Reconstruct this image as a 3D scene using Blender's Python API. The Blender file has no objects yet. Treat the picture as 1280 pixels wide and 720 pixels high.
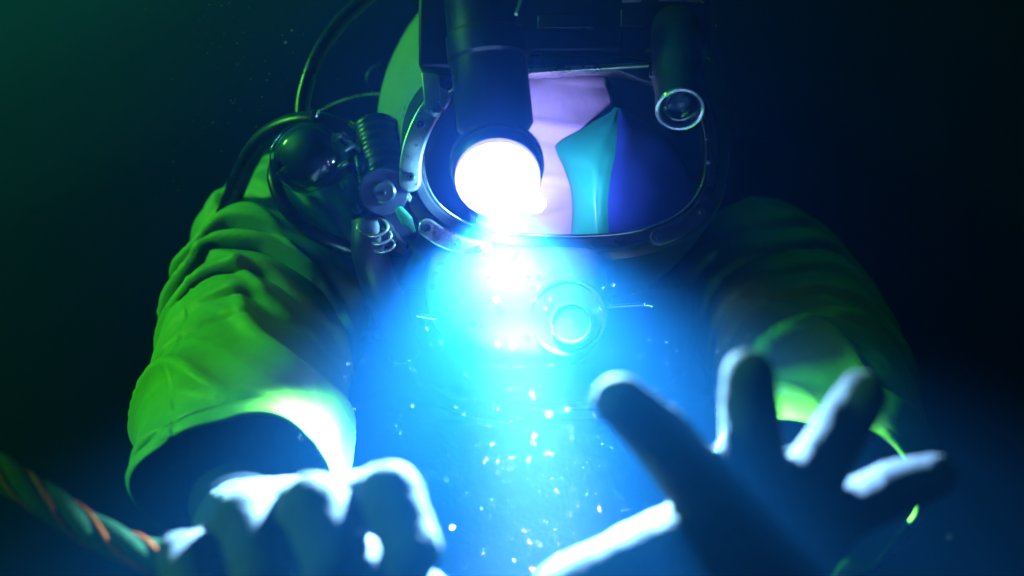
import bpy, bmesh, math, random
import numpy as np
from mathutils import Vector, Matrix, noise
R = math.radians
random.seed(7)

# ------------------------------------------------------------------ camera
scene = bpy.context.scene
COL = scene.collection
HF = 60.0
F = 640.0 / math.tan(R(HF / 2))            # focal length in photo pixels

def P(u, v, d):
    """photo pixel + real distance in front of the camera (m) -> world point"""
    return Vector(((u - 640.0) / F * d, d, (360.0 - v) / F * d))

def S(px, d):
    return px * d / F

cam_d = bpy.data.cameras.new('camera')
cam_d.sensor_width = 36.0
cam_d.angle = R(HF)
cam_d.clip_start = 0.01
cam_d.clip_end = 200.0
cam_d.dof.use_dof = True
cam_d.dof.focus_distance = 0.585
cam_d.dof.aperture_fstop = 2.5
cam = bpy.data.objects.new('camera', cam_d)
cam.rotation_euler = (R(90), 0, 0)
COL.objects.link(cam)
scene.camera = cam

# ------------------------------------------------------------------ open water light (world) and sun
world = bpy.data.worlds.new('World')
scene.world = world
world.use_nodes = True
wn = world.node_tree
wn.nodes.clear()
w_out = wn.nodes.new('ShaderNodeOutputWorld')
w_bg = wn.nodes.new('ShaderNodeBackground')
w_tc = wn.nodes.new('ShaderNodeTexCoord')
w_dot = wn.nodes.new('ShaderNodeVectorMath'); w_dot.operation = 'DOT_PRODUCT'
SUN_FROM = Vector((-0.86, -0.13, 0.49)).normalized()
BRIGHT = Vector((-0.55, 0.20, 0.80)).normalized()
w_dot.inputs[1].default_value = BRIGHT
w_ramp = wn.nodes.new('ShaderNodeValToRGB')
w_ramp.color_ramp.interpolation = 'EASE'
e = w_ramp.color_ramp.elements
e[0].position = 0.28; e[0].color = (0.0, 0.0, 0.0, 1)
e[1].position = 1.0; e[1].color = (0.006, 0.30, 0.12, 1)
for ps, c in ((0.47, (0.0002, 0.0022, 0.0016)), (0.57, (0.0010, 0.0140, 0.0090)), (0.65, (0.0016, 0.032, 0.019))):
    x = e.new(ps); x.color = (*c, 1)
wn.links.new(w_tc.outputs['Generated'], w_dot.inputs[0])
wn.links.new(w_dot.outputs['Value'], w_ramp.inputs['Fac'])
wn.links.new(w_ramp.outputs['Color'], w_bg.inputs['Color'])
w_bg.inputs['Strength'].default_value = 1.0
wn.links.new(w_bg.outputs[0], w_out.inputs['Surface'])

sun_d = bpy.data.lights.new('sun', 'SUN')
sun_d.energy = 3.1
sun_d.angle = R(6)
sun_d.color = (0.14, 1.0, 0.05)            # daylight filtered green by the water above
sun = bpy.data.objects.new('sun', sun_d)
sun.rotation_euler = (-SUN_FROM).to_track_quat('-Z', 'Y').to_euler()
COL.objects.link(sun)

scene.view_settings.view_transform = 'Standard'
scene.view_settings.look = 'None'
scene.view_settings.exposure = 0.0
scene.view_settings.gamma = 1.0
scene.render.engine = 'CYCLES'
cy = scene.cycles
cy.use_denoising = True
cy.max_bounces = 6
cy.diffuse_bounces = 0
cy.glossy_bounces = 3
cy.transmission_bounces = 6
cy.transparent_max_bounces = 12
cy.volume_bounces = 0
cy.sample_clamp_indirect = 4.0
cy.caustics_reflective = False
cy.caustics_refractive = False

# ------------------------------------------------------------------ materials
def mat(name, base, rough=0.5, metal=0.0, var=0.15, vscale=30.0, bump=0.0, bscale=200.0, coat=0.0,
        spec=0.5, base2=None, sheen=0.0, rvar=0.0, spots=None):
    m = bpy.data.materials.new(name); m.use_nodes = True
    nt = m.node_tree; n = nt.nodes; l = nt.links
    b = n['Principled BSDF']
    b.inputs['Roughness'].default_value = rough
    b.inputs['Metallic'].default_value = metal
    b.inputs['Coat Weight'].default_value = coat
    b.inputs['Coat Roughness'].default_value = 0.08
    b.inputs['Specular IOR Level'].default_value = spec
    b.inputs['Sheen Weight'].default_value = sheen
    tc = n.new('ShaderNodeTexCoord')
    ns = n.new('ShaderNodeTexNoise'); ns.inputs['Scale'].default_value = vscale
    ns.inputs['Detail'].default_value = 6.0; ns.inputs['Roughness'].default_value = 0.6
    l.new(tc.outputs['Object'], ns.inputs['Vector'])
    mx = n.new('ShaderNodeMix'); mx.data_type = 'RGBA'
    b2 = base2 or tuple(max(0.0, c * (1 - var)) for c in base)
    mx.inputs['A'].default_value = (*b2, 1)
    mx.inputs['B'].default_value = (*base, 1)
    rp = n.new('ShaderNodeMapRange'); rp.inputs[1].default_value = 0.35; rp.inputs[2].default_value = 0.65
    l.new(ns.outputs['Fac'], rp.inputs[0]); l.new(rp.outputs[0], mx.inputs['Factor'])
    col = mx.outputs['Result']
    if spots:
        s2 = n.new('ShaderNodeTexNoise'); s2.inputs['Scale'].default_value = spots[1]
        s2.inputs['Detail'].default_value = 3.0
        l.new(tc.outputs['Object'], s2.inputs['Vector'])
        r2 = n.new('ShaderNodeMapRange'); r2.inputs[1].default_value = spots[2]; r2.inputs[2].default_value = spots[2] + 0.06
        l.new(s2.outputs['Fac'], r2.inputs[0])
        m2 = n.new('ShaderNodeMix'); m2.data_type = 'RGBA'
        m2.inputs['B'].default_value = (*spots[0], 1)
        l.new(col, m2.inputs['A']); l.new(r2.outputs[0], m2.inputs['Factor'])
        col = m2.outputs['Result']
    l.new(col, b.inputs['Base Color'])
    if rvar:
        rr = n.new('ShaderNodeMapRange'); rr.inputs[1].default_value = 0.3; rr.inputs[2].default_value = 0.7
        rr.inputs[3].default_value = max(0.02, rough - rvar); rr.inputs[4].default_value = min(1, rough + rvar)
        l.new(ns.outputs['Fac'], rr.inputs[0]); l.new(rr.outputs[0], b.inputs['Roughness'])
    if bump:
        bn = n.new('ShaderNodeTexNoise'); bn.inputs['Scale'].default_value = bscale
        bn.inputs['Detail'].default_value = 5.0
        l.new(tc.outputs['Object'], bn.inputs['Vector'])
        bp = n.new('ShaderNodeBump'); bp.inputs['Strength'].default_value = bump
        bp.inputs['Distance'].default_value = 0.002
        l.new(bn.outputs['Fac'], bp.inputs['Height']); l.new(bp.outputs['Normal'], b.inputs['Normal'])
    return m

M = {}
M['jacket'] = mat('yellow_green_oilskin', (0.27, 0.76, 0.035), rough=0.48, var=0.22, vscale=22, bump=0.25, bscale=160, spec=0.35, sheen=0.1)
M['shell'] = mat('yellow_fibreglass', (0.40, 0.60, 0.02), rough=0.35, var=0.2, vscale=18, bump=0.06, bscale=90, coat=0.3, rvar=0.1,
                 spots=((0.16, 0.22, 0.03), 90, 0.70))
M['metal'] = mat('stainless_steel', (0.66, 0.67, 0.70), rough=0.30, metal=0.85, var=0.3, vscale=70, bump=0.08, bscale=260, rvar=0.12,
                 spots=((0.22, 0.20, 0.20), 120, 0.64))
M['bright'] = mat('polished_steel', (0.78, 0.79, 0.82), rough=0.16, metal=1.0, var=0.2, vscale=60, rvar=0.06)
M['cover'] = mat('chromed_regulator_cover', (0.26, 0.24, 0.29), rough=0.55, metal=0.1, var=0.2, vscale=40, bump=0.05, bscale=200, rvar=0.1,
                 spots=((0.14, 0.13, 0.16), 80, 0.62))
M['chin'] = mat('worn_regulator_cover', (0.20, 0.19, 0.23), rough=0.5, metal=0.1, var=0.3, vscale=50, bump=0.1, bscale=240, rvar=0.1)
M['black'] = mat('black_anodised_aluminium', (0.012, 0.013, 0.018), rough=0.38, var=0.4, vscale=50, bump=0.05, bscale=300, rvar=0.1)
M['dark'] = mat('dark_gunmetal', (0.05, 0.055, 0.075), rough=0.34, metal=0.6, var=0.4, vscale=60, bump=0.06, bscale=220, rvar=0.1)
M['rubber'] = mat('black_rubber', (0.010, 0.011, 0.013), rough=0.30, var=0.4, vscale=60, bump=0.10, bscale=240, rvar=0.1)
M['navy'] = mat('navy_rubber', (0.012, 0.016, 0.045), rough=0.5, var=0.4, vscale=40, bump=0.12, bscale=220)
M['suit'] = mat('black_neoprene', (0.010, 0.014, 0.026), rough=0.75, var=0.4, vscale=40, bump=0.2, bscale=260, spec=0.25)
M['glove'] = mat('pale_work_glove', (0.085, 0.075, 0.13), rough=0.8, var=0.28, vscale=45, bump=0.5, bscale=170, spec=0.2, sheen=0.1,
                 spots=((0.05, 0.05, 0.06), 55, 0.64))
M['liner'] = mat('pale_padded_cloth', (0.80, 0.70, 0.84), rough=0.85, var=0.16, vscale=30, bump=0.3, bscale=120, spec=0.15)
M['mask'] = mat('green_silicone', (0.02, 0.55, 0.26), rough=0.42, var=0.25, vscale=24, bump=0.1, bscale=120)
M['maskshade'] = mat('shaded_silicone', (0.05, 0.14, 0.55), rough=0.5, var=0.3, vscale=30, bump=0.1, bscale=120)  # shaded side of the mask, shade put into the colour
M['ropegreen'] = mat('green_rope_fibre', (0.012, 0.055, 0.022), rough=0.85, var=0.45, vscale=120, bump=0.6, bscale=420, spec=0.2)
M['ropeorange'] = mat('orange_rope_fibre', (0.32, 0.05, 0.006), rough=0.75, var=0.3, vscale=120, bump=0.5, bscale=420, spec=0.2)
M['tag'] = mat('green_plastic', (0.05, 0.55, 0.22), rough=0.4, var=0.15)
M['silt'] = mat('pale_silt', (0.42, 0.44, 0.42), rough=0.6, var=0.2)

def glass_mat(name, tint, refl, rough=0.02):
    m = bpy.data.materials.new(name); m.use_nodes = True
    nt = m.node_tree; n = nt.nodes; l = nt.links
    n.remove(n['Principled BSDF']); out = n['Material Output']
    tr = n.new('ShaderNodeBsdfTransparent'); tr.inputs[0].default_value = (*tint, 1)
    gl = n.new('ShaderNodeBsdfGlossy'); gl.inputs['Roughness'].default_value = rough
    gl.inputs['Color'].default_value = (1, 1, 1, 1)
    fr = n.new('ShaderNodeFresnel'); fr.inputs['IOR'].default_value = refl
    mx = n.new('ShaderNodeMixShader')
    tc = n.new('ShaderNodeTexCoord'); ns = n.new('ShaderNodeTexNoise'); ns.inputs['Scale'].default_value = 60
    l.new(tc.outputs['Object'], ns.inputs['Vector'])
    rr = n.new('ShaderNodeMapRange'); rr.inputs[3].default_value = rough; rr.inputs[4].default_value = rough + 0.08
    l.new(ns.outputs['Fac'], rr.inputs[0]); l.new(rr.outputs[0], gl.inputs['Roughness'])
    l.new(fr.outputs[0], mx.inputs[0]); l.new(tr.outputs[0], mx.inputs[1]); l.new(gl.outputs[0], mx.inputs[2])
    l.new(mx.outputs[0], out.inputs['Surface'])
    return m
M['glass'] = glass_mat('port_glass', (0.86, 0.92, 0.98), 1.35)
M['lens'] = glass_mat('lens_glass', (0.6, 0.7, 0.85), 1.22)
M['clear'] = glass_mat('clear_plastic', (0.62, 0.86, 0.80), 1.5, 0.08)

# ------------------------------------------------------------------ mesh helpers
def link(name, me, parent=None, m=None):
    o = bpy.data.objects.new(name, me)
    COL.objects.link(o)
    if parent is not None:
        o.parent = parent
        o.matrix_parent_inverse = parent.matrix_basis.inverted()
    if m and me is not None:
        me.materials.clear(); me.materials.append(m)
    return o

def tag(o, label, cat=None, group=None, kind=None):
    o['label'] = label
    if cat: o['category'] = cat
    if group: o['group'] = group
    if kind: o['kind'] = kind
    return o

def empty(name, loc):
    o = bpy.data.objects.new(name, None); o.location = loc
    o.empty_display_size = 0.02
    COL.objects.link(o)
    return o

def from_bm(bm, name, parent, m, smooth=True, bevel=0.0, sharp=40):
    bmesh.ops.recalc_face_normals(bm, faces=bm.faces)
    me = bpy.data.meshes.new(name); bm.to_mesh(me); bm.free()
    o = link(name, me, parent, m)
    if bevel:
        md = o.modifiers.new('bevel', 'BEVEL'); md.width = bevel; md.segments = 3
        md.limit_method = 'ANGLE'; md.angle_limit = R(35)
    if smooth:
        for p in me.polygons: p.use_smooth = True
        if sharp and not bevel:
            me.set_sharp_from_angle(angle=R(sharp))
    return o

def catmull(pts, n):
    """pts: list of tuples/vectors (any length) -> n samples"""
    a = np.array([list(p) for p in pts], float)
    a = np.vstack([2 * a[0] - a[1], a, 2 * a[-1] - a[-2]])
    segs = len(a) - 3; out = []
    for i in range(n):
        t = i / (n - 1) * segs; k = min(int(t), segs - 1); t -= k
        p0, p1, p2, p3 = a[k:k + 4]
        out.append(0.5 * ((2 * p1) + (-p0 + p2) * t + (2 * p0 - 5 * p1 + 4 * p2 - p3) * t * t + (-p0 + 3 * p1 - 3 * p2 + p3) * t ** 3))
    return out

def frame_of(t, ref=Vector((0, 0, 1))):
    t = t.normalized()
    if abs(t.dot(ref)) > 0.95: ref = Vector((0, 1, 0))
    a = t.cross(ref).normalized()
    return a, a.cross(t).normalized()

def add_tube(bm, pts, radii, seg=16, cap=True):
    """parallel transported tube through points"""
    pts = [Vector(p) for p in pts]
    n = len(pts); rings = []
    a, b = frame_of(pts[1] - pts[0])
    for i, p in enumerate(pts):
        t = (pts[min(i + 1, n - 1)] - pts[max(i - 1, 0)]).normalized()
        a = (a - t * a.dot(t)).normalized(); b = t.cross(a)
        r = radii[i] if hasattr(radii, '__len__') else radii
        rings.append([bm.verts.new(p + (a * math.cos(q) + b * math.sin(q)) * r) for q in [2 * math.pi * k / seg for k in range(seg)]])
    for i in range(n - 1):
        for k in range(seg):
            bm.faces.new((rings[i][k], rings[i][(k + 1) % seg], rings[i + 1][(k + 1) % seg], rings[i + 1][k]))
    if cap:
        bm.faces.new(list(reversed(rings[0]))); bm.faces.new(rings[-1])
    return rings

def add_lathe(bm, prof, origin, axis, seg=40, cap=True):
    """prof: list of (radius, along) ; axis direction"""
    axis = axis.normalized(); a, b = frame_of(axis)
    rings = []
    for r, h in prof:
        if r < 1e-6:
            rings.append([bm.verts.new(origin + axis * h)])
        else:
            rings.append([bm.verts.new(origin + axis * h + (a * math.cos(q) + b * math.sin(q)) * r)
                          for q in [2 * math.pi * k / seg for k in range(seg)]])
    for r0, r1 in zip(rings[:-1], rings[1:]):
        if len(r0) == 1 and len(r1) == 1: continue
        for k in range(seg):
            k2 = (k + 1) % seg
            if len(r0) == 1: bm.faces.new((r0[0], r1[k2], r1[k]))
            elif len(r1) == 1: bm.faces.new((r0[k], r0[k2], r1[0]))
            else: bm.faces.new((r0[k], r0[k2], r1[k2], r1[k]))
    if cap:
        if len(rings[0]) > 1: bm.faces.new(list(reversed(rings[0])))
        if len(rings[-1]) > 1: bm.faces.new(rings[-1])

def add_box(bm, c, size, rot=None):
    g = bmesh.ops.create_cube(bm, size=1.0)
    mt = Matrix.Translation(c) @ (rot.to_4x4() if rot else Matrix.Identity(4)) @ Matrix.Diagonal((*size, 1))
    bmesh.ops.transform(bm, matrix=mt, verts=g['verts'])

def add_prism(bm, outline, back):
    """outline: list of world points (front face), back: offset vector"""
    f = [bm.verts.new(p) for p in outline]; g = [bm.verts.new(p + back) for p in outline]
    n = len(f)
    bm.faces.new(f); bm.faces.new(list(reversed(g)))
    for k in range(n):
        bm.faces.new((f[k], g[k], g[(k + 1) % n], f[(k + 1) % n]))

def add_capsule(bm, p0, r0, p1, r1, seg=14):
    p0 = Vector(p0); p1 = Vector(p1); ax = (p1 - p0); L = ax.length
    if L < 1e-6: ax = Vector((0, 0, 1)); L = 0.0
    prof = []
    for k in range(6):
        q = -math.pi / 2 + k / 5 * math.pi / 2
        prof.append((r0 * math.cos(q) if k else 0.0, r0 * math.sin(q)))
    for k in range(6):
        q = k / 5 * math.pi / 2
        prof.append((r1 * math.cos(q) if k < 5 else 0.0, L + r1 * math.sin(q)))
    add_lathe(bm, prof, p0, ax, seg, cap=False)

def fused(name, caps, voxel, smooth_it, parent, m):
    """tapered capsules fused into ONE continuous skin (voxel union + smoothing)"""
    bm = bmesh.new()
    for c in caps: add_capsule(bm, *c)
    bmesh.ops.recalc_face_normals(bm, faces=bm.faces)
    me = bpy.data.meshes.new(name); bm.to_mesh(me); bm.free()
    o = bpy.data.objects.new(name, me); COL.objects.link(o)
    md = o.modifiers.new('r', 'REMESH'); md.mode = 'VOXEL'; md.voxel_size = voxel; md.use_smooth_shade = True
    ms = o.modifiers.new('s', 'SMOOTH'); ms.factor = 0.5; ms.iterations = smooth_it
    dg = bpy.context.evaluated_depsgraph_get()
    me2 = bpy.data.meshes.new_from_object(o.evaluated_get(dg))
    bpy.data.objects.remove(o); bpy.data.meshes.remove(me)
    me2.name = name
    for p in me2.polygons: p.use_smooth = True
    return link(name, me2, parent, m)

def nz(x, y, z=0.0):
    return noise.noise(Vector((x, y, z)))

# ------------------------------------------------------------------ the diver (person > clothing)
def chain(pts):
    """[(point, radius), ...] -> capsules"""
    return [(a[0], a[1], b[0], b[1]) for a, b in zip(pts[:-1], pts[1:])]

caps = []
# head inside the helmet, neck, trunk
caps += chain([(Vector((0.030, 0.770, 0.135)), 0.072), (Vector((0.030, 0.755, 0.055)), 0.066)])
caps += chain([(Vector((0.030, 0.770, 0.03)), 0.055), (Vector((0.022, 0.800, -0.06)), 0.060)])
caps += chain([(Vector((-0.075, 0.810, -0.07)), 0.095), (Vector((0.105, 0.810, -0.08)), 0.095)])
caps += chain([(Vector((-0.065, 0.830, -0.08)), 0.10), (Vector((-0.055, 0.870, -0.40)), 0.10)])
caps += chain([(Vector((0.095, 0.830, -0.08)), 0.10), (Vector((0.085, 0.870, -0.40)), 0.10)])
caps += chain([(Vector((-0.06, 0.88, -0.42)), 0.11), (Vector((0.09, 0.88, -0.42)), 0.11)])
for sx in (-1, 1):
    hx = 0.015 + sx * 0.09
    caps += chain([(Vector((hx, 0.88, -0.46)), 0.088), (Vector((hx + sx * 0.03, 0.86, -0.86)), 0.060),
                   (Vector((hx + sx * 0.03, 0.95, -1.24)), 0.042), (Vector((hx + sx * 0.03, 0.86, -1.30)), 0.036)])
# arms, image left (right arm of the diver) and image right
ARM_A = [(P(385, 300, 0.77), 0.062), (P(352, 352, 0.71), 0.047), (P(320, 470, 0.63), 0.041), (P(300, 620, 0.53), 0.031), (P(305, 655, 0.485), 0.027)]
ARM_B = [(P(930, 345, 0.77), 0.062), (P(985, 405, 0.71), 0.047), (P(1030, 500, 0.64), 0.041), (P(1005, 640, 0.49), 0.029), (P(968, 700, 0.405), 0.023)]
caps += chain([(Vector((-0.10, 0.81, -0.03)), 0.075), ARM_A[0]]) + chain(ARM_A)
caps += chain([(Vector((0.13, 0.81, -0.03)), 0.075), ARM_B[0]]) + chain(ARM_B)
person = fused('person', caps, 0.005, 8, None, M['suit'])
tag(person, 'diver in yellow-green jacket and pale gloves reaching both hands forward under the helmet', 'person')

# gloves
def hand(name, wrist, wr, palm, digits, label):
    caps = []
    for p, r in palm: caps.append((wrist, wr, p, r))
    for (p0, r0), (p1, r1) in zip(palm[:-1], palm[1:]): caps.append((p0, r0, p1, r1))
    for d in digits: caps += chain(d)
    g = fused(name, caps, 0.0016, 5, person, M['glove'])
    nv = len(g.data.vertices)                         # soft creases of the fabric
    co = np.empty(nv * 3, 'f'); g.data.vertices.foreach_get('co', co); co = co.reshape(-1, 3)
    no = np.empty(nv * 3, 'f'); g.data.vertex_normals.foreach_get('vector', no); no = no.reshape(-1, 3)
    dd = np.array([0.0009 * nz(x * 70, y * 70, z * 70) + 0.0004 * nz(x * 220, y * 220, z * 220 + 5) for x, y, z in co.tolist()])
    g.data.vertices.foreach_set('co', (co + no * dd[:, None]).astype('f').ravel()); g.data.update()
    g['label'] = label
    return g

W1 = P(305, 660, 0.475)
k1 = [(P(262, 690, 0.435), .0130), (P(312, 655, 0.425), .0150), (P(368, 640, 0.415), .0155), (P(432, 632, 0.410), .0150)]
dig1 = [
    [(k1[3][0], .0140), (P(488, 618, 0.352), .0128), (P(516, 690, 0.338), .0112), (P(486, 742, 0.352), .0098)],
    [(k1[2][0], .0140), (P(392, 632, 0.352), .0130), (P(416, 708, 0.338), .0114), (P(392, 762, 0.352), .0100)],
    [(k1[1][0], .0135), (P(306, 648, 0.366), .0124), (P(326, 722, 0.346), .0110), (P(312, 775, 0.358), .0096)],
    [(k1[0][0], .0120), (P(226, 696, 0.392), .0112), (P(236, 748, 0.368), .0100), (P(236, 792, 0.374), .0088)],
    [(P(410, 700, 0.430), .0170), (P(486, 722, 0.392), .0145), (P(548, 762, 0.368), .0120)],
]
hand('glove', W1, .027, k1, dig1, 'pale glove closed in a fist around the rope')

def P2(u, v, d): return P(u, v, d * 0.86)
W2 = P2(968, 712, 0.465)
k2 = [(P2(888, 622, 0.428), .0132), (P2(945, 605, 0.424), .0132), (P2(1003, 618, 0.428), .0128), (P2(1046, 645, 0.436), .0114)]
dig2 = [
    [(k2[0][0], .0149), (P2(828, 550, 0.404), .0128), (P2(774, 500, 0.392), .0106)],
    [(k2[1][0], .0141), (P2(938, 522, 0.404), .0119), (P2(936, 470, 0.394), .0104)],
    [(k2[2][0], .0132), (P2(1044, 548, 0.412), .0113), (P2(1080, 492, 0.404), .0094)],
    [(k2[3][0], .0119), (P2(1110, 612, 0.428), .0115), (P2(1168, 594, 0.424), .0092)],
    [(P2(905, 700, 0.450), .0171), (P2(838, 682, 0.420), .0158), (P2(772, 710, 0.402), .0132), (P2(704, 738, 0.394), .0119)],
]
hand('glove', W2, .0235, k2, dig2, 'pale glove spread open with its palm towards the viewer')

# jacket: yoke over the shoulders (dark vest over the chest) and two loose sleeves
def loft(name, rings, ns, na, disp, parent, m, thick):
    """rings: (centre, rx, rz, twist) swept into a loose tube with folds"""
    raw = catmull([(*c, rx, rz) for c, rx, rz in rings], ns)
    C = [Vector(r[:3]) for r in raw]
    verts = []; faces = []
    for i, r in enumerate(raw):
        t = (C[min(i + 1, ns - 1)] - C[max(i - 1, 0)]).normalized()
        a = Vector((1, 0, 0)); a = (a - t * a.dot(t)).normalized(); b = a.cross(t).normalized()
        s = i / (ns - 1)
        for k in range(na):
            q = 2 * math.pi * k / na
            d = disp(s, q)
            verts.append(C[i] + a * math.cos(q) * (r[3] + d) + b * math.sin(q) * (r[4] + d) + t * disp(s, q + 9.0) * 0.3)
    for i in range(ns - 1):
        for k in range(na):
            k2 = (k + 1) % na
            faces.append((i * na + k, i * na + k2, (i + 1) * na + k2, (i + 1) * na + k))
    me = bpy.data.meshes.new(name); me.from_pydata(verts, [], faces); me.update()
    for p in me.polygons: p.use_smooth = True
    o = link(name, me, parent, m)
    md = o.modifiers.new('solid', 'SOLIDIFY'); md.thickness = thick; md.offset = -1
    return o

def folds(seed, n, amp, tilt=0.0):
    rnd = random.Random(seed)
    off = rnd.uniform(0, 50)
    def f(s, q):
        if q > 7.0:                                  # along the sleeve: lopsided hem
            return tilt / 0.3 * max(0, (s - 0.45) / 0.55) * math.cos(q - 9.0)
        cx, cy_ = math.cos(q), math.sin(q)
        w = nz(cx * 0.8 + off, cy_ * 0.8, s * 1.6) + 0.35 * nz(cx * 1.8 + off, cy_ * 1.8, s * 3)
        ph = s * n - 0.9 * cx * cx - 0.35 * cx + 0.75 * w
        fx = ph - math.floor(ph)
        saw = (fx / 0.78) ** 1.7 if fx < 0.78 else (0.5 + 0.5 * math.cos(math.pi * (fx - 0.78) / 0.22))   # cloth hanging over its own crease
        kk = math.floor(ph)
        own = 0.45 + 0.55 * abs(math.sin(kk * 2.3 + off))                                   # no two folds alike
        env = 1 / (1 + math.exp((s - 0.56) / 0.05)) * min(1, 0.5 + s * 4)
        patch = max(0.25, min(1, 0.7 + 0.9 * nz(cx * 1.2 + off + 20, cy_ * 1.2, s * 3 + kk * 0.37)))
        ph2 = s * n * 0.55 - 1.1 * cx + 0.8 * nz(cx * 1.0 + off + 7, cy_ * 1.0, s * 2)
        rg2 = (1 - abs(math.sin(math.pi * ph2))) ** 3.0
        ph3 = s * 3.4 - 0.75 * cx + 0.6 * nz(cx + off + 3, cy_, s * 2)
        low = (1 - abs(math.sin(math.pi * ph3))) ** 2.2 * (1 - env) * min(1, max(0, (1.0 - s) * 6))
        big = nz(cx * 0.8 + off + 30, cy_ * 0.8, s * 2.5)
        hem = max(0, (s - 0.72) / 0.28)
        seam = 0.0011 * math.exp(-(((q - 4.05 - 0.1 * math.sin(s * 4)) / 0.016) ** 2)) - 0.0008 * math.exp(-(((q - 4.09 - 0.1 * math.sin(s * 4)) / 0.014) ** 2))
        roll = math.exp(-((s - 0.985) / 0.012) ** 2) * 0.0016 - math.exp(-((s - 0.955) / 0.006) ** 2) * 0.0008
        return (amp * env * patch * own * (saw - 0.35) + amp * 0.30 * (0.2 + env) * rg2 * patch + amp * 0.6 * low + 0.003 * big + roll + seam
                + hem * 0.005 * math.sin(3 * q + 1.1 + off) + hem * 0.0012 * math.sin(7 * q + off))
    return f

bm = bmesh.new()
jk_c = [(Vector((0.03, 0.79, 0.005)), 0.10, 0.075), (Vector((0.02, 0.80, -0.02)), 0.155, 0.095), (Vector((0.015, 0.815, -0.05)), 0.205, 0.110),
        (Vector((0.015, 0.83, -0.12)), 0.205, 0.122), (Vector((0.015, 0.85, -0.25)), 0.190, 0.128), (Vector((0.015, 0.87, -0.42)), 0.185, 0.132), (Vector((0.015, 0.87, -0.50)), 0.19, 0.135)]
bm.free()
jfold = folds(3, 6, 0.006)
jacket = loft('jacket', jk_c, 80, 96, jfold, person, M['jacket'], 0.002)
jacket['label'] = 'yellow-green jacket body behind the dark vest'
vest_c = [(Vector((0.02, 0.79, -0.035)), 0.150, 0.108), (Vector((0.015, 0.805, -0.06)), 0.175, 0.130),
          (Vector((0.015, 0.82, -0.12)), 0.185, 0.143), (Vector((0.015, 0.845, -0.25)), 0.185, 0.148), (Vector((0.015, 0.86, -0.40)), 0.185, 0.150)]
vest = loft('harness_vest', vest_c, 60, 96, folds(8, 4, 0.003), person, M['suit'], 0.003)
vest['label'] = 'black harness vest over the chest'

SL_A = [(P(392, 292, 0.775), 0.075, 0.072), (P(356, 326, 0.735), 0.070, 0.070), (P(338, 382, 0.695), 0.067, 0.066), (P(322, 445, 0.650), 0.065, 0.064),
        (P(310, 510, 0.600), 0.062, 0.060), (P(304, 566, 0.550), 0.057, 0.054), (P(303, 612, 0.510), 0.052, 0.044)]
loft('sleeve', SL_A, 230, 220, folds(11, 11.0, 0.0150, tilt=0.016), jacket, M['jacket'], 0.003)['label'] = 'sunlit yellow-green sleeve with deep creases'
SL_B = [(P(925, 345, 0.780), 0.075, 0.072), (P(962, 380, 0.740), 0.071, 0.070), (P(995, 425, 0.695), 0.068, 0.066), (P(1015, 480, 0.645), 0.066, 0.064),
        (P(1028, 540, 0.590), 0.064, 0.060), (P(1030, 590, 0.540), 0.058, 0.054), (P(1018, 620, 0.505), 0.050, 0.046)]
loft('sleeve', SL_B, 150, 160, folds(23, 9.0, 0.008), jacket, M['jacket'], 0.0022)['label'] = 'shaded yellow-green sleeve behind the open hand'

# ------------------------------------------------------------------ diving helmet
PC = (705.0, 192.0); PA, PB = 175.0, 104.0; PY = 0.600
def port_pt(q, off=0.0, d=PY, ex=2.7):
    c, s = math.cos(q), math.sin(q)
    u = PC[0] + math.copysign(abs(c) ** (2 / ex), c) * (PA + off)
    v = PC[1] - math.copysign(abs(s) ** (2 / ex), s) * (PB + off)
    return u, v
def port_w(q, off, y):
    """port outline in the plane y, same real size as at PY"""
    u, v = port_pt(q, off)
    p = P(u, v, PY); return Vector((p.x, y, p.z))

helmet = empty('diving_helmet', P(690, 420, 0.72))
tag(helmet, 'yellow commercial diving helmet with wide glass face port and steel clamps', 'helmet')

NA = 128
bm = bmesh.new()
SC = Vector((P(687, 150, 0.68).x, 0, P(687, 160, 0.68).z))
def shell_ring(y, hx, hu, hd, cz=0.0):
    out = []
    for k in range(NA):
        q = 2 * math.pi * k / NA; c, s = math.cos(q), math.sin(q)
        hz = hu if s > 0 else hd
        out.append(Vector((SC.x + c * hx, y, SC.z + cz + s * hz)))
    return out
def mixr(a, b, t): return [p.lerp(q, t) for p, q in zip(a, b)]
r0 = [port_w(2 * math.pi * k / NA, 4, 0.622) for k in range(NA)]
r1 = [port_w(2 * math.pi * k / NA, 4, 0.6045) for k in range(NA)]
r2 = [port_w(2 * math.pi * k / NA, 30, 0.6045) for k in range(NA)]
r3 = [port_w(2 * math.pi * k / NA, 34, 0.610) for k in range(NA)]
big = shell_ring(0.70, 0.136, 0.145, 0.150)
m1 = mixr(r3, big, 0.35); m2 = mixr(r3, big, 0.75)
for p in m1: p.y = 0.628
for p in m2: p.y = 0.655
lo = [r0, r1, r2, r3, m1, m2, big, shell_ring(0.78, 0.132, 0.143, 0.148), shell_ring(0.85, 0.108, 0.120, 0.125), shell_ring(0.893, 0.06, 0.07, 0.075), shell_ring(0.903, 0.012, 0.014, 0.015)]
vr = [[bm.verts.new(p) for p in ring] for ring in lo]
for a, b in zip(vr[:-1], vr[1:]):
    for k in range(NA):
        bm.faces.new((a[k], a[(k + 1) % NA], b[(k + 1) % NA], b[k]))
bm.faces.new(vr[-1])
shell = from_bm(bm, 'shell', helmet, M['shell'], sharp=50)
md = shell.modifiers.new('solid', 'SOLIDIFY'); md.thickness = 0.004; md.offset = -1

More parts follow.
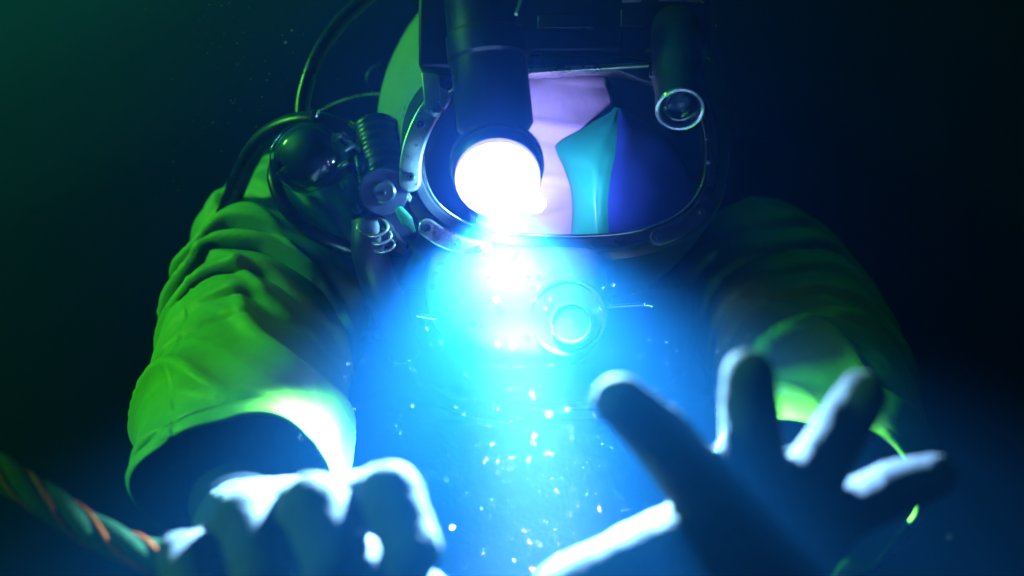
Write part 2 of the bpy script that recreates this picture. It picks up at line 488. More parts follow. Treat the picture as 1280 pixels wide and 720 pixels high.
# dark inner lining just inside the shell
bm = bmesh.new()
inn = [[Vector((SC.x + (p.x - SC.x) * 0.95, 0.628 + (p.y - 0.60) * 0.85, SC.z + (p.z - SC.z) * 0.95)) for p in ring] for ring in lo[5:]]
inn = [[port_w(2 * math.pi * k / NA, 12, 0.6235) for k in range(NA)]] + inn
vr = [[bm.verts.new(p) for p in ring] for ring in inn]
for a, b in zip(vr[:-1], vr[1:]):
    for k in range(NA):
        bm.faces.new((a[k], a[(k + 1) % NA], b[(k + 1) % NA], b[k]))
bm.faces.new(vr[-1])
from_bm(bm, 'inner_lining', helmet, M['navy'])

# port frame (dark), bright inner bead, glass
bm = bmesh.new()
prof = [(1, 0.6025), (1, 0.5935), (4, 0.5905), (13, 0.5905), (17, 0.5940), (17, 0.6035)]
vr = [[bm.verts.new(port_w(2 * math.pi * k / NA, o_, y_)) for k in range(NA)] for o_, y_ in prof]
for a, b in zip(vr, vr[1:] + vr[:1]):
    for k in range(NA):
        bm.faces.new((a[k], a[(k + 1) % NA], b[(k + 1) % NA], b[k]))
frame = from_bm(bm, 'port_frame', helmet, M['dark'])
bm = bmesh.new()
pts = [port_w(2 * math.pi * k / 160, 0.0, 0.5925) for k in range(420)]
rr = []
for i, p in enumerate(pts):
    t = (pts[(i + 1) % 160] - pts[i - 1]).normalized(); a = t.cross(Vector((0, 1, 0))); b = Vector((0, 1, 0))
    rr.append([bm.verts.new(p + (a * math.cos(z) + b * math.sin(z)) * 0.0013) for z in [2 * math.pi * k / 8 for k in range(8)]])
for i in range(420):
    for k in range(8):
        bm.faces.new((rr[i][k], rr[i][(k + 1) % 8], rr[(i + 1) % 160][(k + 1) % 8], rr[(i + 1) % 160][k]))
from_bm(bm, 'bead', frame, M['bright'], sharp=0)
bm = bmesh.new()
add_prism(bm, [port_w(2 * math.pi * k / 96, 0.0, 0.5975) for k in range(96)], Vector((0, 0.004, 0)))
from_bm(bm, 'port_glass', helmet, M['glass'], smooth=False)

# clamp plates with bolts round the port
def bolt(parent, u, v, d, r_px, m, hexed=False):
    bm = bmesh.new(); r = S(r_px, d)
    c = P(u, v, d)
    if hexed:
        add_lathe(bm, [(r, 0.006), (r, 0.001), (r * 0.85, 0.0)], c + Vector((0, -0.003, 0)), Vector((0, 1, 0)), 6)
    else:
        add_lathe(bm, [(r * 1.5, 0.0035), (r * 1.5, 0.0022), (r * 1.3, 0.0015), (r, 0.0015), (r, -0.0012), (r * 0.75, -0.0026), (r * 0.35, -0.0028), (r * 0.3, -0.0012), (0, -0.0012)], c, Vector((0, 1, 0)), 18)
    return from_bm(bm, 'bolt', parent, m, sharp=30)
def plate(pts, w, d, bolts, m, label=None):
    c = [Vector((*p, 0)) for p in catmull(pts, 24)]
    left, right = [], []
    n = len(c)
    for i, p in enumerate(c):
        t = (c[min(i + 1, n - 1)] - c[max(i - 1, 0)]).normalized(); nn = Vector((-t.y, t.x, 0))
        left.append(p + nn * w / 2); right.append(p - nn * w / 2)
    t0 = (c[0] - c[1]).normalized(); t1 = (c[-1] - c[-2]).normalized()
    n0 = Vector((-t0.y, t0.x, 0)); n1 = Vector((-t1.y, t1.x, 0))
    cap1 = [c[-1] + n1 * math.cos(z) * w / 2 + t1 * math.sin(z) * w / 2 for z in [math.pi * k / 10 for k in range(1, 10)]]
    cap0 = [c[0] + n0 * math.cos(z) * w / 2 + t0 * math.sin(z) * w / 2 for z in [math.pi * k / 10 for k in range(1, 10)]]
    o2 = left + cap1 + right[::-1] + cap0
    bm = bmesh.new()
    add_prism(bm, [P(p.x, p.y, d) for p in o2], Vector((0, 0.006, 0)))
    o = from_bm(bm, 'clamp_plate', helmet, m, bevel=0.0016)
    if label: o['label'] = label
    for u, v, r, h in bolts: bolt(o, u, v, d - 0.001, r, M['bright'] if h else M['dark'], h)
    return o
plate([(549, 122), (533, 144), (520, 172), (513, 200), (512, 226)], 27, 0.583, [(526, 156, 5.5, False), (514, 221, 5.5, False), (547, 136, 8.5, True)], M['metal'])
plate([(534, 285), (552, 297), (576, 306), (606, 312)], 24, 0.583, [(534, 285, 6, False), (598, 311, 5, False)], M['metal'])
plate([(823, 297), (846, 289), (867, 273), (882, 257)], 21, 0.583, [(824, 297, 5, True), (877, 264, 4.5, True)], M['dark'])
for u, v in ((889, 202), (742, 306), (770, 303), (886, 172)):
    bolt(helmet, u, v, 0.5895, 4.0, M['bright'], True)

# steel plate of the torch mount at the upper left, top visor bar with its gusset
bm = bmesh.new()
add_prism(bm, [P(526, 90, 0.580), P(548, 92, 0.580), P(552, 132, 0.580), P(545, 146, 0.580), P(531, 138, 0.580)], Vector((0, 0.012, 0)))
from_bm(bm, 'mount_plate', helmet, M['metal'], bevel=0.0012)
bm = bmesh.new()
add_prism(bm, [P(648, 86, 0.578), P(700, 83, 0.578), P(812, 77, 0.578), P(812, 83, 0.578), P(700, 90, 0.578), P(648, 93, 0.578)], Vector((0, 0.016, 0)))
vis = from_bm(bm, 'visor_bar', helmet, M['metal'], bevel=0.0009)
bm = bmesh.new()
add_prism(bm, [P(768, 86, 0.581), P(811, 84, 0.581), P(813, 104, 0.581), P(792, 96, 0.581)], Vector((0, 0.008, 0)))
from_bm(bm, 'gusset', vis, M['dark'], bevel=0.001)
# black accessory rail above the visor with small plates
bm = bmesh.new()
add_box(bm, P(720, 18, 0.605) , (S(330, 0.6), 0.03, S(108, 0.6)))
add_box(bm, P(548, 26, 0.600), (S(44, 0.6), 0.034, S(132, 0.6)))
rail = from_bm(bm, 'accessory_rail', helmet, M['black'], bevel=0.003)
for (u0, v0, u1, v1) in ((776, 12, 806, 34), (775, 40, 807, 71), (672, 20, 742, 36), (868, 36, 884, 64)):
    bm = bmesh.new()
    add_box(bm, P((u0 + u1) / 2, (v0 + v1) / 2, 0.5875), (S(u1 - u0, .5875), 0.004, S(v1 - v0, .5875)))
    from_bm(bm, 'cover_plate', rail, M['dark'], bevel=0.0008)
bm = bmesh.new()
add_tube(bm, catmull([P(778, 1, 0.584), P(830, -1, 0.584), P(880, 1, 0.584)], 8), 0.0014, 8)
from_bm(bm, 'rail_edge', rail, M['metal'])
bm = bmesh.new()
add_tube(bm, [P(886, 73, 0.584), P(873, 76, 0.584), P(873, 95, 0.584)], 0.0014, 8)
from_bm(bm, 'hook', rail, M['metal'])

# inside the port: pale padded liner on the left, green breathing mask in the middle
bm = bmesh.new()
gu, gv = 40, 46
grid = []
for j in range(gv):
    t = j / (gv - 1); row = []
    v = 88 + t * 220
    ul = 600
    # jagged right edge of the pad
    ur = 748 + 34 * math.sin(t * 2.4) + 2.5 * math.sin(t * 23) + 2 * math.sin(t * 41 + 1) - 110 * max(0, t - 0.45)
    for i in range(gu):
        s = i / (gu - 1); u = ul + (ur - ul) * s
        d = 0.640 - 0.012 * math.sin(math.pi * min(1, s * 1.02)) ** 0.6 + 0.020 * s * s
        d += 0.0034 * (1 - abs(math.sin(3.1 * (t * 2.2 + 0.25 * s) + 0.7 * nz(s * 2, t * 3)))) ** 3
        d += 0.0022 * nz(s * 3, t * 4, 2.0) - 0.003 * (1 - abs(math.sin(math.pi * (t * 3.3 - 0.35 * s + 0.12)))) ** 6 * 1.5
        row.append(bm.verts.new(P(u, v, d)))
    grid.append(row)
for j in range(gv - 1):
    for i in range(gu - 1):
        bm.faces.new((grid[j][i], grid[j][i + 1], grid[j + 1][i + 1], grid[j + 1][i]))
ln = from_bm(bm, 'padded_liner', helmet, M['liner'], sharp=0)
ln['label'] = 'pale padded liner behind the face port'
md = ln.modifiers.new('solid', 'SOLIDIFY'); md.thickness = 0.006; md.offset = 0

bm = bmesh.new()
NM = 44
Lf = catmull([P(768, 139, 0.640), P(730, 161, 0.641), P(693, 185, 0.641), P(704, 212, 0.640), P(714, 250, 0.638), P(712, 312, 0.640)], NM)
Rg = catmull([P(772, 137, 0.638), P(768, 165, 0.628), P(762, 196, 0.620), P(754, 225, 0.615), P(750, 260, 0.613), P(754, 312, 0.616)], NM)
Rt = catmull([P(776, 139, 0.645), P(806, 156, 0.652), P(838, 182, 0.660), P(860, 220, 0.664), P(866, 260, 0.664), P(850, 312, 0.662)], NM)
g = []
for j in range(NM):
    row = []
    l, r, t = Vector(Lf[j]), Vector(Rg[j]), Vector(Rt[j])
    for i in range(NM):
        s_ = i / (NM - 1) * 2 - 1
        e = l if s_ < 0 else t
        k = abs(s_)
        p = r.lerp(e, k)
        soft = 0.004 * math.exp(-(s_ / 0.16) ** 2)             # rounded ridge
        p.y += soft - 0.008 - 0.006 * k * (1 - k) * 2 * (j / NM) + 0.0016 * nz(s_ * 3, j * 0.12)
        row.append(bm.verts.new(p))
    g.append(row)
for j in range(NM - 1):
    for i in range(NM - 1):
        bm.faces.new((g[j][i], g[j][i + 1], g[j + 1][i + 1], g[j + 1][i]))
mk = from_bm(bm, 'breathing_mask', helmet, M['mask'], sharp=0)
mk.data.materials.append(M['maskshade'])
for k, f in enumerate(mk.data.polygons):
    if k % (NM - 1) > NM // 2: f.material_index = 1  # right of the ridge: shade painted as dark blue
mk['label'] = 'green breathing mask inside the face port, its shaded side coloured dark blue'
md = mk.modifiers.new('solid', 'SOLIDIFY'); md.thickness = 0.003; md.offset = 1

# regulator under the port: chromed body, round cover with purge button, adjusting rod
def reg_ring(v, u0, u1, y0, depth):
    out = []; n = 48
    cx_, hw = (u0 + u1) / 2, (u1 - u0) / 2
    for k in range(n):
        q = 2 * math.pi * k / n; c, s = math.cos(q), math.sin(q)
        ex = 3.2
        p = P(cx_ + math.copysign(abs(c) ** (2 / ex), c) * hw, v, 0.55)
        out.append(Vector((p.x, y0 + depth / 2 - math.copysign(abs(s) ** (2 / ex), s) * depth / 2, p.z)))
    return out
bm = bmesh.new()
secs = [(301, 545, 748, 0.594, 0.03), (308, 527, 764, 0.584, 0.05), (330, 520, 770, 0.574, 0.07), (365, 520, 772, 0.569, 0.08), (398, 526, 772, 0.569, 0.08),
        (422, 540, 766, 0.570, 0.075), (444, 566, 754, 0.574, 0.065), (462, 598, 735, 0.581, 0.05), (470, 622, 715, 0.590, 0.03)]
vr = [[bm.verts.new(p) for p in reg_ring(*s)] for s in secs]
for a, b in zip(vr[:-1], vr[1:]):
    for k in range(48):
        bm.faces.new((a[k], a[(k + 1) % 48], b[(k + 1) % 48], b[k]))
bm.faces.new(vr[0]); bm.faces.new(list(reversed(vr[-1])))
reg = from_bm(bm, 'regulator', helmet, M['cover'], sharp=0)
md = reg.modifiers.new('sub', 'SUBSURF'); md.levels = 1; md.render_levels = 2
bm = bmesh.new()
c0 = P(709, 396, 0.5715); r = S(50, 0.567)
add_lathe(bm, [(r, 0.010), (r, -0.001), (r * 0.97, -0.003), (r * 0.90, -0.0030), (r * 0.86, -0.0010), (r * 0.5, -0.0022), (0, -0.0026)], c0, Vector((0.04, 1, 0.10)), 56)
from_bm(bm, 'cover', reg, M['chin'], sharp=35)
bm = bmesh.new()
c1 = P(714, 403, 0.5685); r = S(28, 0.564)
add_lathe(bm, [(r, 0.006), (r, -0.002), (r * 0.95, -0.0042), (r * 0.86, -0.0046), (r * 0.80, -0.0026), (r * 0.4, -0.0034), (0, -0.004)], c1, Vector((0.04, 1, 0.10)), 44)
from_bm(bm, 'purge_button', reg, M['chin'], sharp=35)
bm = bmesh.new()
add_tube(bm, [P(748, 384, 0.576), P(804, 381, 0.570)], 0.0016, 10)
rod = from_bm(bm, 'adjusting_rod', reg, M['bright'])
bm = bmesh.new(); add_capsule(bm, P(808, 381, 0.570), 0.0022, P(813, 381, 0.570), 0.0022)
from_bm(bm, 'rod_tip', rod, M['bright'])
bm = bmesh.new()
add_tube(bm, [P(522, 394, 0.574), P(546, 398, 0.570)], 0.0016, 10)
from_bm(bm, 'adjusting_rod', reg, M['bright'])
# lower skirt of the helmet: yellow cheek and dark neck dam
bm = bmesh.new()
sec = [(0.150, 0.60, 0.75), (0.125, 0.64, 0.80)]
rings = []
for z, hx, hy in ((0.0, 0.118, 0.095), (-0.03, 0.122, 0.10), (-0.055, 0.118, 0.10), (-0.075, 0.105, 0.09), (-0.085, 0.09, 0.078)):
    rings.append([bm.verts.new(Vector((SC.x + math.cos(2 * math.pi * k / 64) * hx, 0.735 + math.sin(2 * math.pi * k / 64) * hy, z))) for k in range(64)])
for a, b in zip(rings[:-1], rings[1:]):
    for k in range(64): bm.faces.new((a[k], a[(k + 1) % 64], b[(k + 1) % 64], b[k]))
from_bm(bm, 'neck_dam', helmet, M['navy'])

# side valve block at the image left of the helmet
bm = bmesh.new()
ax = (P(486, 236, 0.600) - P(468, 160, 0.625))
prof = [(0.004, -0.004), (0.012, -0.002)]
for k in range(7):
    h = ax.length * (k / 7)
    prof += [(0.0158, h), (0.0163, h + 0.0008), (0.0163, h + 0.0042), (0.0158, h + 0.0050)]
prof += [(0.014, ax.length)]
add_lathe(bm, prof, P(468, 160, 0.625), ax, 40)
blk = from_bm(bm, 'valve_body', helmet, M['dark'], sharp=50)
blk['label'] = 'ribbed dark metal side valve body'
bm = bmesh.new()
add_box(bm, P(480, 262, 0.628), (0.042, 0.05, 0.052), Matrix.Rotation(R(-14), 3, 'Y'))
from_bm(bm, 'valve_block', helmet, M['navy'], bevel=0.006)
bm = bmesh.new()
r = S(31, 0.585); prof = [(r * 0.9, 0.022), (r, 0.018), (r, 0.002), (r * 0.93, -0.001), (r * 0.55, -0.001), (0, -0.001)]
add_lathe(bm, prof, P(480, 240, 0.585), Vector((-0.15, 1, 0.1)), 20)
kn = from_bm(bm, 'valve_knob', helmet, M['navy'], sharp=30)
bm = bmesh.new(); add_lathe(bm, [(S(15, .58), 0.004), (S(15, .58), -0.0005), (S(12, .58), -0.0015), (S(6, .58), -0.0010), (0, -0.0010)], P(480, 240, 0.583), Vector((-0.15, 1, 0.1)), 28)
from_bm(bm, 'knob_disc', kn, M['dark'], sharp=30)
bm = bmesh.new(); add_lathe(bm, [(0.0016, 0.002), (0.0016, -0.001), (0.001, -0.002), (0, -0.002)], P(480, 241, 0.580), Vector((0, 1, 0)), 12)
from_bm(bm, 'knob_screw', kn, M['bright'])
for u, v, r_, d in ((472, 288, 17, .590), (486, 300, 14, .592), (440, 206, 9, .605)):
    bm = bmesh.new()
    add_lathe(bm, [(S(r_, d), 0.03), (S(r_, d), 0.001), (S(r_ * .88, d), -0.001), (S(r_ * .6, d), -0.001), (S(r_ * .5, d), 0.001), (0, 0.001)], P(u, v, d), Vector((0.1, 1, -0.1)), 6 if r_ == 14 else 24)
    from_bm(bm, 'fitting', helmet, M['dark'], sharp=30)
bm = bmesh.new()
add_capsule(bm, P(500, 264, .578), 0.0032, P(508, 275, .578), 0.0042)
add_tube(bm, [P(508, 275, .578), P(518, 290, .580)], [0.0042, 0.0012], 10)
from_bm(bm, 'lever_tip', helmet, M['tag'])
# exhaust cap with its clear rim
bm = bmesh.new(); r = S(36, 0.615)
add_lathe(bm, [(r * .7, 0.04), (r, 0.03), (r * 1.02, 0.006), (r * 0.95, 0.0), (r * 0.8, -0.003), (0, -0.006)], P(381, 195, 0.612), Vector((0.25, 1, 0.05)), 44)
cap = from_bm(bm, 'exhaust_cap', helmet, M['navy'], sharp=0)
bm = bmesh.new()
ring = [P(381 + 40 * math.cos(2 * math.pi * k / 48), 197 + 40 * math.sin(2 * math.pi * k / 48), 0.606 + 0.01 * math.cos(2 * math.pi * k / 48)) for k in range(49)]
add_tube(bm, ring, 0.0022, 10, cap=False)
from_bm(bm, 'clear_rim', cap, M['clear'])
for u, v in ((420, 172), (428, 206), (436, 184), (352, 214)):
    bm = bmesh.new(); add_capsule(bm, P(u - 3, v + 3, 0.602), 0.0018, P(u + 4, v - 2, 0.602), 0.0022)
    from_bm(bm, 'clip', cap, M['metal'])
bm = bmesh.new()
add_lathe(bm, [(S(46, .6), 0.030), (S(47, .6), 0.012), (S(45, .6), 0.002), (S(38, .6), -0.008), (S(24, .6), -0.0125), (0, -0.0145)], P(384, 198, 0.600), Vector((0.2, 1, 0.05)), 44, cap=False)
from_bm(bm, 'clear_dome', cap, M['clear'], sharp=0)
for u, v, r_, d in ((446, 262, 8, .600), (500, 208, 6, .600), (452, 236, 6, .604), (508, 246, 6, .590), (462, 150, 9, .616)):
    bm = bmesh.new()
    add_lathe(bm, [(S(r_, d), 0.012), (S(r_, d), 0.001), (S(r_ * .85, d), 0.0), (S(r_ * .5, d), 0.0), (S(r_ * .5, d), -0.003), (0, -0.003)], P(u, v, d), Vector((0.1, 1, -0.05)), 6)
    from_bm(bm, 'nut', helmet, M['metal'], sharp=25)
for a_, b_ in (((436, 178, .608), (462, 196, .602)), ((506, 190, .612), (512, 226, .600)), ((446, 196, .606), (452, 230, .602)), ((440, 220, .61), (446, 258, .604))):
    bm = bmesh.new(); add_capsule(bm, P(*a_), 0.0017, P(*b_), 0.0017)
    from_bm(bm, 'valve_rod', blk, M['metal'])
bm = bmesh.new()
for k in range(3):
    c_ = P(466 + k * 6, 284 + k * 11, 0.588); rr_ = S(19 - k * 2, .588)
    add_tube(bm, [c_ + Vector((math.cos(2 * math.pi * q / 28) * rr_, 0.003 * math.sin(2 * math.pi * q / 28), math.sin(2 * math.pi * q / 28) * rr_ * 0.6)) for q in range(29)], 0.0011, 8, cap=False)
from_bm(bm, 'hose_ferrule', helmet, M['metal'], sharp=0)
bm = bmesh.new(); add_lathe(bm, [(0.011, 0.02), (0.012, 0.002), (0.010, 0.0), (0, -0.001)], P(475, 98, 0.70), Vector((0, 1, 0)), 24)
from_bm(bm, 'vent_cap', helmet, M['rubber'], sharp=30)

# ------------------------------------------------------------------ hoses
def hose(name, pts, r, m, label, n=60, ribs=0.0, cat='hose'):
    c = [Vector(p) for p in catmull(pts, n)]
    bm = bmesh.new()
    rad = [r * (1 + (ribs if i % 2 else 0)) for i in range(n)]
    add_tube(bm, c, rad, 18)
    o = from_bm(bm, name, None, m, sharp=0)
    tag(o, label, cat)
    return o
hA = hose('breathing_hose', [P(270, 300, 0.70), P(290, 248, 0.68), P(318, 188, 0.655), P(352, 160, 0.635), (P(392, 152, 0.622)), P(428, 164, 0.618), P(456, 186, 0.622), P(476, 208, 0.630)],
          S(13, 0.64), M['rubber'], 'thick glossy black hose arching over the round exhaust cap', 90)
bm = bmesh.new(); r = S(14.5, .62)
add_tube(bm, [P(430, 162, 0.617), P(444, 173, 0.6185)], r, 20)
from_bm(bm, 'hose_clip', hA, M['bright'], sharp=30)
bm = bmesh.new(); add_lathe(bm, [(0.0032, 0), (0.0034, 0.002), (0.0030, 0.005), (0, 0.0055)], P(394, 146, 0.613), Vector((0.1, -0.3, 1)), 14)
from_bm(bm, 'hose_stud', hA, M['bright'])
hose('breathing_hose', [P(345, 205, 0.618), P(343, 225, 0.606), P(356, 258, 0.600), P(386, 288, 0.598), P(425, 306, 0.600), P(462, 318, 0.608), P(480, 330, 0.615)],
     S(9, 0.60), M['rubber'], 'thin black hose looping in front of the green shoulder', 70)
hose('breathing_hose', [P(376, 160, 0.65), P(380, 118, 0.655), P(396, 72, 0.66), P(424, 30, 0.67), P(462, -6, 0.68), P(500, -40, 0.69)],
     S(9.5, 0.66), M['rubber'], 'black hose rising out of the top of the picture beside the helmet', 60)
hose('breathing_hose', [P(462, 278, 0.600), P(462, 310, 0.596), P(470, 345, 0.602), P(486, 385, 0.625), P(505, 440, 0.66)],
     S(23, 0.60), M['navy'], 'thick navy hose running down from the side valve to the chest', 60)
hose('pull_wire', [P(396, 140, 0.615), P(420, 128, 0.63), P(450, 119, 0.66), P(480, 117, 0.69)], 0.0010, M['metal'],
     'thin wire between the hose stud and the helmet shell', 24, cat='wire')

# ------------------------------------------------------------------ torch on the helmet
TL = P(622, 222, 0.530)                              # centre of the lens rim
TD = Vector((0.13, -0.34, -0.93)).normalized()       # where its beam goes
TH = Vector((0.04, -0.80, -0.60)).normalized()       # where its head faces
torch = empty('dive_torch', TL)
tag(torch, 'lit black torch clamped in front of the face port, beam pointing down', 'torch')
rT = 0.0258
bm = bmesh.new()
axb = -TH
NB = Vector((-0.10, 0.05, 0.99)).normalized()        # the handle stands up behind the angled head
add_lathe(bm, [(rT * 0.90, 0.002), (rT * 0.99, 0.001), (rT * 1.05, 0.004), (rT * 1.08, 0.012), (rT * 1.02, 0.016), (rT * 0.98, 0.026), (rT * 0.80, 0.036), (rT * 0.4, 0.042), (0, 0.043)], TL, axb, 48, cap=False)
hd = from_bm(bm, 'head', torch, M['black'], sharp=35)
bm = bmesh.new()
add_lathe(bm, [(rT * 1.02, 0.012), (rT * 1.12, 0.013), (rT * 1.12, 0.018), (rT * 1.02, 0.019)], TL, axb, 48, cap=False)
from_bm(bm, 'bezel', hd, M['black'], sharp=35)
bm = bmesh.new()
B0 = TL + axb * 0.020 + Vector((0, 0, 0.012))
add_lathe(bm, [(0, -0.004), (rT * 0.6, -0.002), (rT * 0.92, 0.010), (rT * 0.92, 0.050), (rT * 0.98, 0.052), (rT * 0.98, 0.066), (rT * 0.92, 0.068), (rT * 0.92, 0.110), (rT * 0.97, 0.112), (rT * 0.97, 0.130), (rT * 0.8, 0.134), (0, 0.135)], B0, NB, 48, cap=False)
from_bm(bm, 'handle', torch, M['black'], sharp=35)
# glowing dome
lamp_m = bpy.data.materials.new('torch_light'); lamp_m.use_nodes = True
nt = lamp_m.node_tree; nt.nodes.remove(nt.nodes['Principled BSDF'])
em = nt.nodes.new('ShaderNodeEmission'); em.inputs['Color'].default_value = (0.42, 0.40, 1.0, 1); em.inputs['Strength'].default_value = 1.0
lt = nt.nodes.new('ShaderNodeTexCoord'); lv = nt.nodes.new('ShaderNodeVectorMath'); lv.operation = 'LENGTH'
lr = nt.nodes.new('ShaderNodeMapRange'); lr.interpolation_type = 'SMOOTHSTEP'          # hot centre of the reflector, dim rim of the lens
lr.inputs[1].default_value = rT * 0.60; lr.inputs[2].default_value = rT * 1.04; lr.inputs[3].default_value = 65.0; lr.inputs[4].default_value = 3.0
nt.links.new(lt.outputs['Object'], lv.inputs[0]); nt.links.new(lv.outputs['Value'], lr.inputs[0]); nt.links.new(lr.outputs[0], em.inputs['Strength'])
nt.links.new(em.outputs[0], nt.nodes['Material Output'].inputs['Surface'])
bm = bmesh.new()
prof = [(rT * 0.98 * math.cos(q), -rT * 0.34 * math.sin(q) - 0.003) for q in [R(90 * k / 7) for k in range(7)]] + [(0, -rT * 0.34 - 0.003)]
add_lathe(bm, prof, Vector((0, 0, 0)), axb, 24, cap=False)
ld = from_bm(bm, 'lens_dome', None, lamp_m, sharp=0)
ld.parent = torch
# clamp of the torch
bm = bmesh.new()
add_box(bm, B0 + NB * 0.090 + Vector((0, 0.034, 0.0)), (0.022, 0.034, 0.016))
from_bm(bm, 'clamp', torch, M['black'], bevel=0.002)
bm = bmesh.new()
add_tube(bm, catmull([P(645, 18, 0.52), P(650, 4, 0.525), P(655, -14, 0.53)], 8), 0.0009, 8)
from_bm(bm, 'cable_tie', torch, M['metal'])
# the lamp's lobes: wide flood, narrow hot spot; added fill spots for visor, clamps, regulator
for nm, en, size, blend, axis, off, colr in (
        ('torch_flood', 285.0, 118, 0.95, Vector((0.08, -0.32, -0.94)), TH * (rT * 0.34 + 0.014) + Vector((0, 0, -0.006)), (0.30, 0.72, 0.90)),
        ('torch_beam', 4200.0, 27, 0.9, TD, TH * (rT * 0.34 + 0.014) + Vector((0, 0, -0.004)), (1.0, 0.40, 0.28)),
        ('added_fill', 1.8, 114, 0.9, Vector((0.12, 0.93, 0.30)), Vector((rT * 1.04, 0.020, -0.004)), (0.62, 0.46, 1.0)),
        ('added_fill', 2.4, 112, 0.8, Vector((-0.62, 0.60, 0.0)), Vector((-rT * 0.78, 0.046, 0.004)), (0.22, 0.70, 1.0)),
        ('added_fill', 0.45, 116, 0.9, Vector((0.10, 0.72, -0.68)), Vector((0.004, 0.0, -rT * 1.15)), (0.66, 0.56, 1.0))):
    sp = bpy.data.lights.new(nm, 'SPOT')
    sp.energy = en
    sp.color = colr
    sp.spot_size = R(size)
    sp.spot_blend = blend
    sp.shadow_soft_size = 0.018 if nm == 'torch_beam' else 0.006
    spo = bpy.data.objects.new(nm, sp)
    spo.location = TL + off
    spo.rotation_euler = axis.to_track_quat('-Z', 'Y').to_euler()
    COL.objects.link(spo); spo.parent = torch; spo.matrix_parent_inverse = torch.matrix_basis.inverted()

# ------------------------------------------------------------------ helmet camera at the image right
CL = P(850, 134, 0.520)
CD = Vector((-0.10, -0.70, -0.66)).normalized()
hc = empty('helmet_camera', CL)
tag(hc, 'unlit black cylindrical camera with a glass lens hanging over the right of the port', 'camera')
bm = bmesh.new(); rC = S(29, 0.52)
b_ax = (P(846, -10, 0.60) - CL).normalized()
add_lathe(bm, [(rC * 0.80, 0.006), (rC * 0.86, -0.002), (rC * 1.0, -0.002), (rC * 1.05, 0.002), (rC * 1.05, 0.014), (rC * 1.0, 0.018), (rC * 1.12, 0.026), (rC * 1.16, 0.032), (rC * 1.16, 0.10), (rC * 0.9, 0.106), (0, 0.107)],
          CL, -CD, 44, cap=False)
from_bm(bm, 'housing', hc, M['black'], sharp=35)
bm = bmesh.new()
a, b = frame_of(CD)
add_tube(bm, [CL + CD * 0.0022 + (a * math.cos(2 * math.pi * k / 56) + b * math.sin(2 * math.pi * k / 56)) * rC * 0.97 for k in range(57)], 0.0011, 10, cap=False)
from_bm(bm, 'lens_ring', hc, M['bright'], sharp=0)
bm = bmesh.new()
add_lathe(bm, [(rC * 0.9, 0.0), (rC * 0.7, 0.0022), (rC * 0.4, 0.0040), (0, 0.0048)], CL - CD * 0.001, CD, 36, cap=False)
from_bm(bm, 'lens', hc, M['lens'], sharp=0)
for rr_, h_ in ((0.62, -0.004), (0.36, -0.007)):
    bm = bmesh.new()
    add_lathe(bm, [(rC * rr_, h_ - 0.002), (rC * rr_, h_), (rC * (rr_ - 0.1), h_ + 0.0004), (rC * (rr_ - 0.2), h_ - 0.001), (0, h_ - 0.001)], CL, CD, 32, cap=False)
    from_bm(bm, 'inner_ring', hc, M['dark'], sharp=30)
bm = bmesh.new()
add_box(bm, CL - CD * 0.075 + Vector((0, 0.026, 0.012)), (0.020, 0.04, 0.014))
from_bm(bm, 'clamp', hc, M['black'], bevel=0.002)

# ------------------------------------------------------------------ rope through the fist
path = [Vector(p) for p in catmull([P(-160, 470, 0.50), P(-70, 545, 0.475), P(0, 590, 0.455), P(60, 628, 0.44), P(122, 668, 0.43), P(190, 696, 0.415), P(290, 724, 0.395), P(410, 752, 0.385), P(500, 800, 0.39), P(540, 880, 0.40)], 200)]
rope = empty('rope', path[40])
tag(rope, 'twisted green rope with orange tracer threads running left from the fist', 'rope')
L = [0.0]
for p, q in zip(path[:-1], path[1:]): L.append(L[-1] + (q - p).length)
fr = []
a, b = frame_of(path[1] - path[0])
for i, p in enumerate(path):
    t = (path[min(i + 1, 199)] - path[max(i - 1, 0)]).normalized()
    a = (a - t * a.dot(t)).normalized(); fr.append((a.copy(), t.cross(a)))
PITCH = 0.115
def strand(name, ph, hr, r, m):
    pts = []
    for i, p in enumerate(path):
        q = 2 * math.pi * (L[i] / PITCH) + ph
        pts.append(p + (fr[i][0] * math.cos(q) + fr[i][1] * math.sin(q)) * hr)
    bm = bmesh.new(); add_tube(bm, pts, r, 10)
    return from_bm(bm, name, rope, m, sharp=0)
for k in range(3):
    strand('strand', 2 * math.pi * k / 3, 0.0041, 0.0045, M['ropegreen'])
for k in range(3):
    strand('tracer_thread', 2 * math.pi * (k + 0.5) / 3, 0.0066, 0.0013, M['ropeorange'])['label'] = 'orange tracer thread'

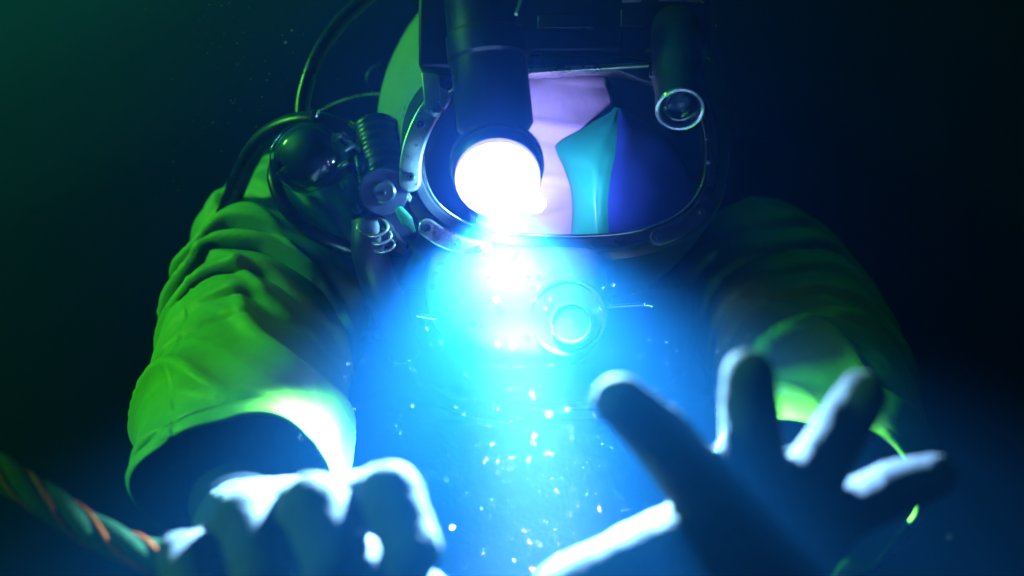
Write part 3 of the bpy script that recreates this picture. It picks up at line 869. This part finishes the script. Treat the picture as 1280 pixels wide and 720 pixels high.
# ------------------------------------------------------------------ drifting particles
bm = bmesh.new()
bmesh.ops.create_icosphere(bm, subdivisions=1, radius=1.0)
IV = [v.co.copy() for v in bm.verts]; IF = [[v.index for v in f.verts] for f in bm.faces]
bm.free()
PV, PF = [], []
def speck(c, r, big=False):
    r *= random.choice((0.7, 0.8, 0.9)) if big else random.choice((0.30, 0.36, 0.42, 0.5, 0.75)); n = len(PV); sy, sz = random.uniform(.7, 1.3), random.uniform(.6, 1.5)
    rot = Matrix.Rotation(random.uniform(0, 6), 3, 'X')
    PV.extend([c + rot @ Vector((v.x * r, v.y * r * sy, v.z * r * sz)) for v in IV])
    PF.extend([[k + n for k in f] for f in IF])
for u, v, d, r in ((357, 53, .60, .0014), (365, 38, .60, .0011), (353, 44, .61, .0006), (366, 66, .61, .0007), (895, 32, .58, .0007), (687, 519, .44, .0010), (642, 433, .46, .0011), (623, 432, .47, .0009),
                   (620, 375, .48, .0010), (767, 356, .50, .0010), (565, 660, .44, .0010), (668, 545, .45, .0008), (684, 565, .43, .0009), (682, 386, .52, .0014), (534, 411, .50, .0010), (558, 600, .45, .0008)):
    speck(P(u, v, d), r, v < 100)
for i in range(520):                                   # in and round the beam
    t = random.random()
    v = 300 + 420 * t; u = 665 + random.gauss(0, 42 + 55 * t) + 20 * t
    speck(P(u, v, random.uniform(0.36, 0.56)), random.uniform(.00010, .00032) * (1.6 if random.random() < .1 else 1))
for i in range(420):
    speck(P(random.uniform(430, 900), random.uniform(300, 720), random.uniform(0.34, 0.60)), random.uniform(.00012, .0004))
for i in range(120):                                   # upper left cloud
    u = random.gauss(275, 55); v = abs(random.gauss(0, 150))
    speck(P(u, v, random.uniform(0.5, 0.75)), random.uniform(.00018, .00055), True)
for i in range(90):
    speck(P(random.uniform(-100, 1380), random.uniform(-50, 770), random.uniform(0.4, 0.9)), random.uniform(.00012, .0004))
me = bpy.data.meshes.new('suspended_particles'); me.from_pydata(PV, [], PF); me.update()
o = link('suspended_particles', me, None, M['silt'])
tag(o, 'fine pale silt specks and tiny bubbles drifting in the water', 'particles', kind='stuff')

# ------------------------------------------------------------------ the water itself
bm = bmesh.new()
add_box(bm, Vector((0, 0.40, -0.55)), (1.36, 1.30, 2.0))
hz = from_bm(bm, 'haze', None, None, smooth=False)
hm = bpy.data.materials.new('water_haze'); hm.use_nodes = True
nt = hm.node_tree; nt.nodes.remove(nt.nodes['Principled BSDF'])
pv = nt.nodes.new('ShaderNodeVolumePrincipled')
pv.inputs['Color'].default_value = (0.04, 0.34, 1.0, 1)
pv.inputs['Density'].default_value = 0.42
pv.inputs['Anisotropy'].default_value = 0.82
nt.links.new(pv.outputs[0], nt.nodes['Material Output'].inputs['Volume'])
hz.data.materials.append(hm)
tag(hz, 'blue-green silty water filling the whole scene', 'water', kind='stuff')
